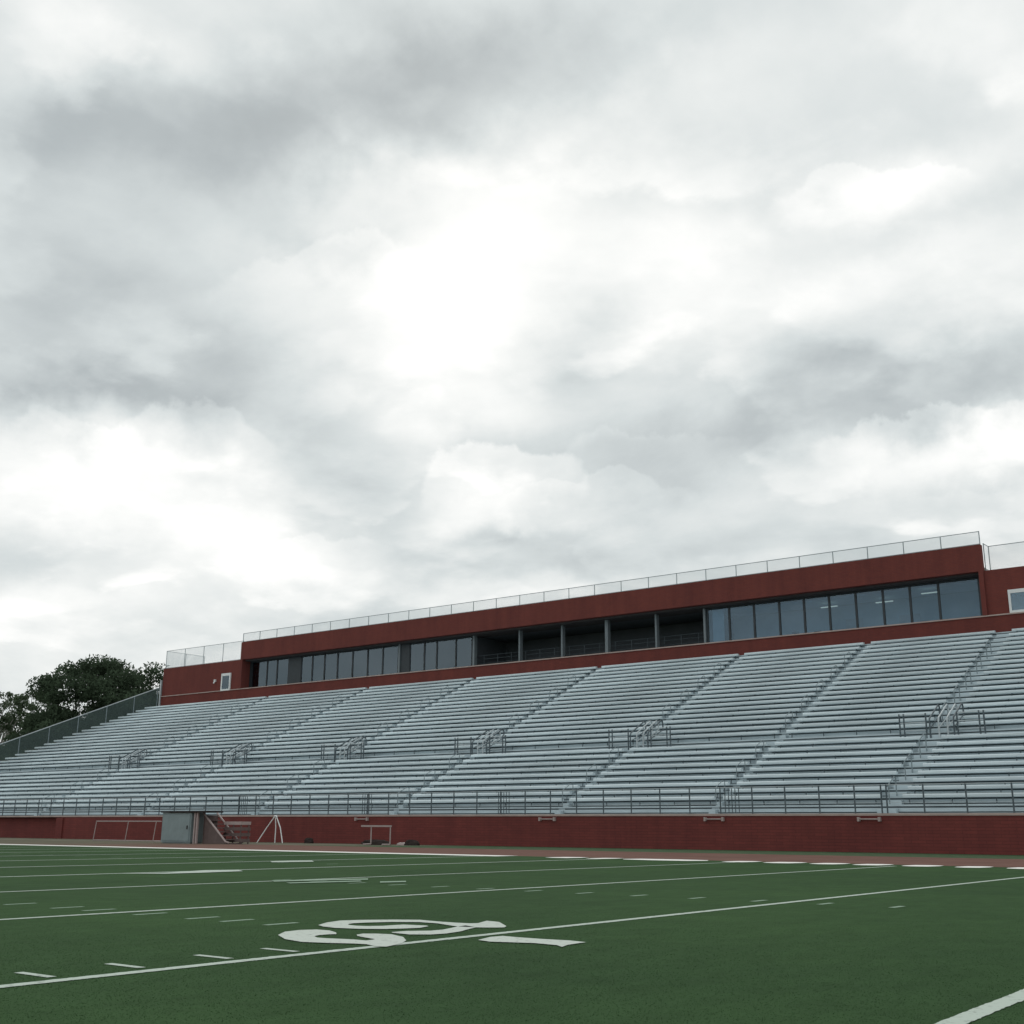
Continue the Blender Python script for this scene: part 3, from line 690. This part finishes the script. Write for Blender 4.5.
for x, yy in ((-31.0, 78.0), (-27.2, 78.4), (-23.6, 77), (-66, 76.9), (-74, 77)):
    P('ceiling_light', MT['lamp'], (x-.6, x+.6, yy-.07, yy+.07, ZF0-.42, ZF0-.36))
wlmp = MB(); wlmp.box(-92.35+50, -92.15+50, -.12, .045, 14.6, 14.8); wlmp.tube([(-92.25+50, -.08, 14.58), (-92.25+50, -.2, 14.42)], .07, 8); wlmp.build('wall_lamp', MT['white'], pb)
P('corner_post', MT['steel'], (XL-.22, XL-.02, 73.9, 74.1, 12.0, 15.3))

# roof railings
def roof_fence(name, label, cat, pts, z, hgt, step, mesh):
    t = empty(name, (pts[0][0], pts[0][1], z), label, cat, 'railings on the press box roof'); o = Vector(t.location)
    m = MB(); rl = MB(); P_ = []
    for (a, c) in zip(pts[:-1], pts[1:]):
        a, c = Vector((*a, z)), Vector((*c, z)); n = max(1, round((c-a).length/step))
        for j in range(n + (1 if c.to_2d() == Vector(pts[-1]) else 0)): P_.append(a + (c-a)*j/n)
        for zz in (hgt-.02, .06): rl.tube([a+Vector((0, 0, zz))-o, c+Vector((0, 0, zz))-o], .022, 6)
        m.add([a-o+Vector((0, 0, .05)), c-o+Vector((0, 0, .05)), c-o+Vector((0, 0, hgt-.03)), a-o+Vector((0, 0, hgt-.03))], [(0, 1, 2, 3)])
    pr = None
    for q in P_:
        if pr is None:
            b = MB(); b.tube([(0, 0, 0), (0, 0, hgt)], .03, 6); pr = b.build('post', MT['railthin'], t, q-o)
        else: copy_part(pr, t, q-o)
    rl.build('rails', MT['railthin'], t); m.build('wire_mesh', MT[mesh], t)
roof_fence('roof_railing', 'low wire mesh railing along the higher middle roof of the press box', 'railing', [(XA+.05, 74.05), (XB_-.05, 74.05)], ZT, .88, 2.35, 'meshroof')
roof_fence('roof_railing', 'tall pale wire mesh fence on the left wing roof, nearest the trees', 'railing', [(XL+.1, 79), (XL+.1, 74.2), (XA-.05, 74.2)], ZW, 1.85, 3.0, 'meshroof')
roof_fence('roof_railing', 'tall pale wire mesh fence on the right wing roof above the white framed window', 'railing', [(XB_+.06, 74.35), (XB_+.1, 75.3), (XR2-.1, 75.3), (XR2-.1, 80)], ZW, 1.8, 3.0, 'meshroof')

# ------------------------------------------------------------------ things by the track
def wx(px, Y):   # x where a pixel column meets the upright sheet at Y
    r = look(px, 838); return r.x*(Y/r.y)
YC = 42.0
x0, x1 = wx(161, YC), wx(190, YC)
t = empty('equipment_cabinet', ((x0+x1)/2, YC, 0), 'grey steel equipment cabinet with dark flat top, beside metal steps', 'cabinet')
hw = (x1-x0)/2
b = MB(); b.box(-hw, hw, 0, .9, .06, 1.62); b.box(-hw+.05, hw-.05, .05, .85, 0, .06); b.build('body', MT['cabinet'], t)
b = MB(); b.box(-hw+.10, hw-.10, -.03, -.004, .14, 1.52); b.build('door', MT['cabinet'], t)
b = MB(); b.box(hw-.28, hw-.24, -.075, -.032, .75, .95); b.build('handle', MT['dark'], t)
b = MB(); b.box(-hw-.06, hw+1.4, -.1, 1.0, 1.63, 1.70); b.build('top', MT['dark'], t)
b = MB()
for q in (hw+.25, hw+.45): b.box(q-.05, q+.05, .02, .12, 0, 1.625)
b.build('frame_post', MT['pipe'], t)
x2, x3 = wx(196, YC), wx(222, YC)
t = empty('portable_stairs', (x2, YC+.1, 0), 'portable metal steps with two pale sloping handrails beside grey cabinet', 'stairs')
W = x3-x2
b = MB()
n = 7
for k in range(n):
    b.box(W*k/n+.13, W*(k+1)/n+.13, .35, 1.15, 1.40*(1-(k+1)/n), 1.40*(1-(k+1)/n)+.06)
b.build('steps', MT['tread'], t)
for yy in (.28, 1.22):
    b = MB(); b.tube([(.0, yy, 1.62), (W*.93, yy, .12), (W+.12, yy, .08)], .05, 6); b.build('handrail', MT['pipe'], t)
b = MB(); b.box(.05, .12, .30, 1.2, 0, 1.5); b.build('rear_panel', MT['tread'], t)
b = MB(); b.add([(.1, .30, 1.5), (W*.94, .30, .02), (.1, .30, 0), (.1, .34, 1.5), (W*.94, .34, .02), (.1, .34, 0)], [(0, 1, 2), (5, 4, 3), (0, 3, 4, 1), (1, 4, 5, 2), (2, 5, 3, 0)]); b.build('side_panel', MT['tread'], t)
x4, x5 = wx(223, YC+1), wx(240, YC+1)
t = empty('slatted_crate', ((x4+x5)/2, YC+1, 0), 'low brown slatted crate at the foot of the metal steps', 'crate')
hw = (x5-x4)/2
for k in range(4):
    b = MB(); b.box(-hw, hw, 0, .04, .10+k*.30, .27+k*.30); b.box(-hw, hw, .66, .70, .10+k*.30, .27+k*.30)
    b.box(-hw, -hw+.04, .041, .659, .10+k*.30, .27+k*.30); b.box(hw-.04, hw, .041, .659, .10+k*.30, .27+k*.30)
    b.build('slat', MT['pipe'] if k == 3 else MT['tread'], t)
for sx in (-hw+.07, hw-.07):
    for sy in (.08, .62):
        b = MB(); b.box(sx-.025, sx+.025, sy-.03, sy+.03, 0, 1.16); b.build('corner_post', MT['tread'], t)
YG = 44.5
x0, x1, x2 = wx(95, YG), wx(127, YG), wx(155, YG)
t = empty('pipe_goal', (x0, YG, 0), 'low wide goal frame of thin pale pipe against the red wall', 'goal')
b = MB(); b.tube([(0, 0, 1.18), (wx(160, YG)-x0, 0, 1.18)], .032, 6); b.build('crossbar', MT['pipe'], t)
for x in (x0, x1, x2):
    b = MB(); b.tube([(x-x0-.0, 0, 1.15), (x-x0-.12, -.05, 0)], .024, 6); b.build('post', MT['pipe'], t)
b = MB(); b.tube([(0, 1.0, .04), (x2-x0, 1.0, .04)], .03, 6); b.tube([(0, 1.0, .04), (-.12, -.05, .04)], .03, 6); b.tube([(x2-x0, 1.0, .04), (x2-x0-.12, -.05, .04)], .03, 6); b.build('base_bar', MT['pipe'], t)
YT = 48.0
xa, xc = wx(261, YT), wx(284, YT); xm = wx(273, YT)
t = empty('tripod_frame', (xm, YT, 0), 'pale three legged pipe frame standing before the red wall', 'frame')
b = MB(); b.tube([(-.12, .1, 1.45), (-.06, .1, 1.52), (.06, .1, 1.52), (.12, .1, 1.45)], .05, 6); b.build('apex', MT['white'], t)
for q in ((xa-xm, -.3), (xc-xm, -.1), (.04, .12)):
    b = MB(); b.tube([(math.copysign(.1, q[0]) if abs(q[0]) > .2 else 0, .1, 1.46), (q[0]*.55, q[1]*.4+.1, .85), (q[0], q[1], 0)], .03, 6); b.build('leg', MT['white'] if q[1] > -9 else MT['pipe'], t)
YH = 47.0
x0, x1 = wx(361, YH), wx(391, YH)
t = empty('track_hurdle', (x0, YH, 0), 'low pale pipe hurdle over a dark mat, in front of the red wall', 'hurdle')
b = MB(); b.box(0, x1-x0, -.03, .03, .93, 1.02); b.build('crossbar', MT['pipe'], t)
for x in (wx(371, YH)-x0, x1-x0-.06):
    b = MB(); b.tube([(x, 0, .93), (x, 0, .05)], .035, 6); b.tube([(x, 0, .05), (x, -.6, .04)], .035, 6); b.build('leg', MT['pipe'], t)
def lump(name, px, Y, w_, d_, h_, label, cat, mat):
    b = MB(); nx, ny = 12, 8; rs = random.Random(int(px))
    V = []
    for j in range(ny+1):
        for i in range(nx):
            a = 2*math.pi*i/nx; ph = j/ny*math.pi/2; s_ = 1 + rs.uniform(-.08, .08)
            V.append((w_/2*math.copysign(abs(math.cos(a))**.6, math.cos(a))*math.cos(ph)**.5*s_, d_/2*math.copysign(abs(math.sin(a))**.6, math.sin(a))*math.cos(ph)**.5*s_, h_*math.sin(ph)*s_))
    F = [(j*nx+i, j*nx+(i+1) % nx, (j+1)*nx+(i+1) % nx, (j+1)*nx+i) for j in range(ny) for i in range(nx)]
    b.add(V, F); o = b.build(name, MT[mat], None, (wx(px, Y), Y, 0)); return tag(o, label, cat)
lump('rolled_mat', 376, 47.8, 2.0, .6, .26, 'dark rolled mat lying under the low pale hurdle', 'mat', 'dark')
lump('sports_bag', 412, 48.0, .9, .45, .28, 'black sports bag on the ground right of the low hurdle', 'bag', 'dark')
lump('sports_bag', 309, 48.8, .6, .4, .3, 'dark bag on the ground right of the three legged frame', 'bag', 'dark')
lump('white_bundle', 403, 48.0, .8, .3, .14, 'small pale bundle lying left of the black sports bag', 'bundle', 'pipe')

# ------------------------------------------------------------------ trees
def tree(name, label, x, y, h, rx, trunk_h, nclump, leaf, seed, bark='bark', dens=260, lsize=.26, flat=.62, bias=0.0, group='trees beyond the side fence'):
    rs = np.random.RandomState(seed); rn = random.Random(seed)
    t = empty(name, (x, y, 0), label, 'tree', group)
    cz = trunk_h + (h-trunk_h)*.5; rz = (h-trunk_h)*.5
    tr = MB(); fork = Vector((rn.uniform(-.4, .4), rn.uniform(-.4, .4), trunk_h))
    tr.tube([(0, 0, -.1), (rn.uniform(-.2, .2), 0, trunk_h*.5), fork], .4, 9, 0, taper=[h*.026, h*.020, h*.017])
    cl = []
    for i in range(nclump):
        while True:
            v = rs.uniform(-1, 1, 3)
            if .12 < (v**2).sum() < 1: break
        r_ = (v**2).sum()**.5; v = v/r_*r_**.55
        c = Vector((v[0]*rx + bias*v[2]*rx, v[1]*rx*.9, cz + v[2]*rz*.92)); cl.append(c)
    for c in cl[::2]:
        mid = fork.lerp(c, .5) + Vector((rn.uniform(-.5, .5), rn.uniform(-.5, .5), -.08*h*rn.random()))
        tr.tube([fork - Vector((0, 0, rn.uniform(0, trunk_h*.3))), mid, c], .1, 5, 0, taper=[h*.007, h*.004, h*.0015])
    tr.build('trunk', MT[bark], t)
    V, F = [], []
    for c in cl:
        s = rx*rn.uniform(.17, .34); n = int(dens*rn.uniform(.6, 1.3))
        p = rs.randn(n, 3); p /= np.linalg.norm(p, axis=1)[:, None]; p *= (rs.rand(n, 1)**.45)*s
        p[:, 2] *= flat; p += np.array(c)
        a = rs.randn(n, 3); a /= np.linalg.norm(a, axis=1)[:, None]; b_ = np.cross(a, rs.randn(n, 3)); b_ /= np.linalg.norm(b_, axis=1)[:, None]
        ls = lsize*(.6+.8*rs.rand(n, 1))
        Q = np.stack([p-a*ls, p+b_*ls*.45, p+a*ls, p-b_*ls*.45], 1); V.append(Q.reshape(-1, 3))
    V = np.concatenate(V); n = len(V)//4
    me = bpy.data.meshes.new('crown'); me.vertices.add(4*n); me.vertices.foreach_set('co', V.astype(np.float32).reshape(-1))
    me.loops.add(4*n); me.loops.foreach_set('vertex_index', np.arange(4*n, dtype=np.int32)); me.polygons.add(n)
    me.polygons.foreach_set('loop_start', np.arange(0, 4*n, 4, dtype=np.int32)); me.polygons.foreach_set('loop_total', np.full(n, 4, np.int32))
    me.materials.append(MT[leaf]); me.update(); me.validate()
    o = bpy.data.objects.new('crown', me); COL.objects.link(o); o.parent = t
def tp(px, Y): r = look(px, 700); return r.x*(Y/r.y)
tree('broadleaf_tree', 'tallest dark spreading tree behind the middle of the sloping side fence', tp(95, 82), 82, 20.3, 7.6, 6.5, 84, 'leaf', 11, dens=560, lsize=.2)
tree('broadleaf_tree', 'dark tree crown close against the left end of the press box', tp(141, 84), 84, 19.2, 6.2, 7, 56, 'leaf', 5, dens=420, lsize=.2)
tree('broadleaf_tree', 'lighter open crowned tree between the pale trunk and the tallest tree', tp(36, 88), 88, 19.2, 3.6, 10.0, 40, 'leaf2', 8, dens=130, lsize=.19)
tree('slender_tree', 'thin crowned tree with pale trunk at the far left edge', tp(3, 84), 84, 18.6, 3.3, 11.5, 34, 'leaf2', 21, bark='barkpale', dens=120, lsize=.19)
tree('broadleaf_tree', 'low bushy dark tree filling below the tallest crown', tp(66, 78), 78, 14.3, 6.4, 3, 46, 'leaf', 31, dens=420)
tree('broadleaf_tree', 'low dark bushy tree at the left edge below the pale trunk', tp(8, 79), 79, 10.8, 5.0, 3, 36, 'leaf', 33, dens=420)

# ------------------------------------------------------------------ output
sc.view_settings.view_transform = 'Standard'; sc.view_settings.look = 'None'; sc.view_settings.gamma = 1; sc.view_settings.exposure = 0
sc.view_settings.use_curve_mapping = False
sc.cycles.max_bounces = 8; sc.cycles.transparent_max_bounces = 24
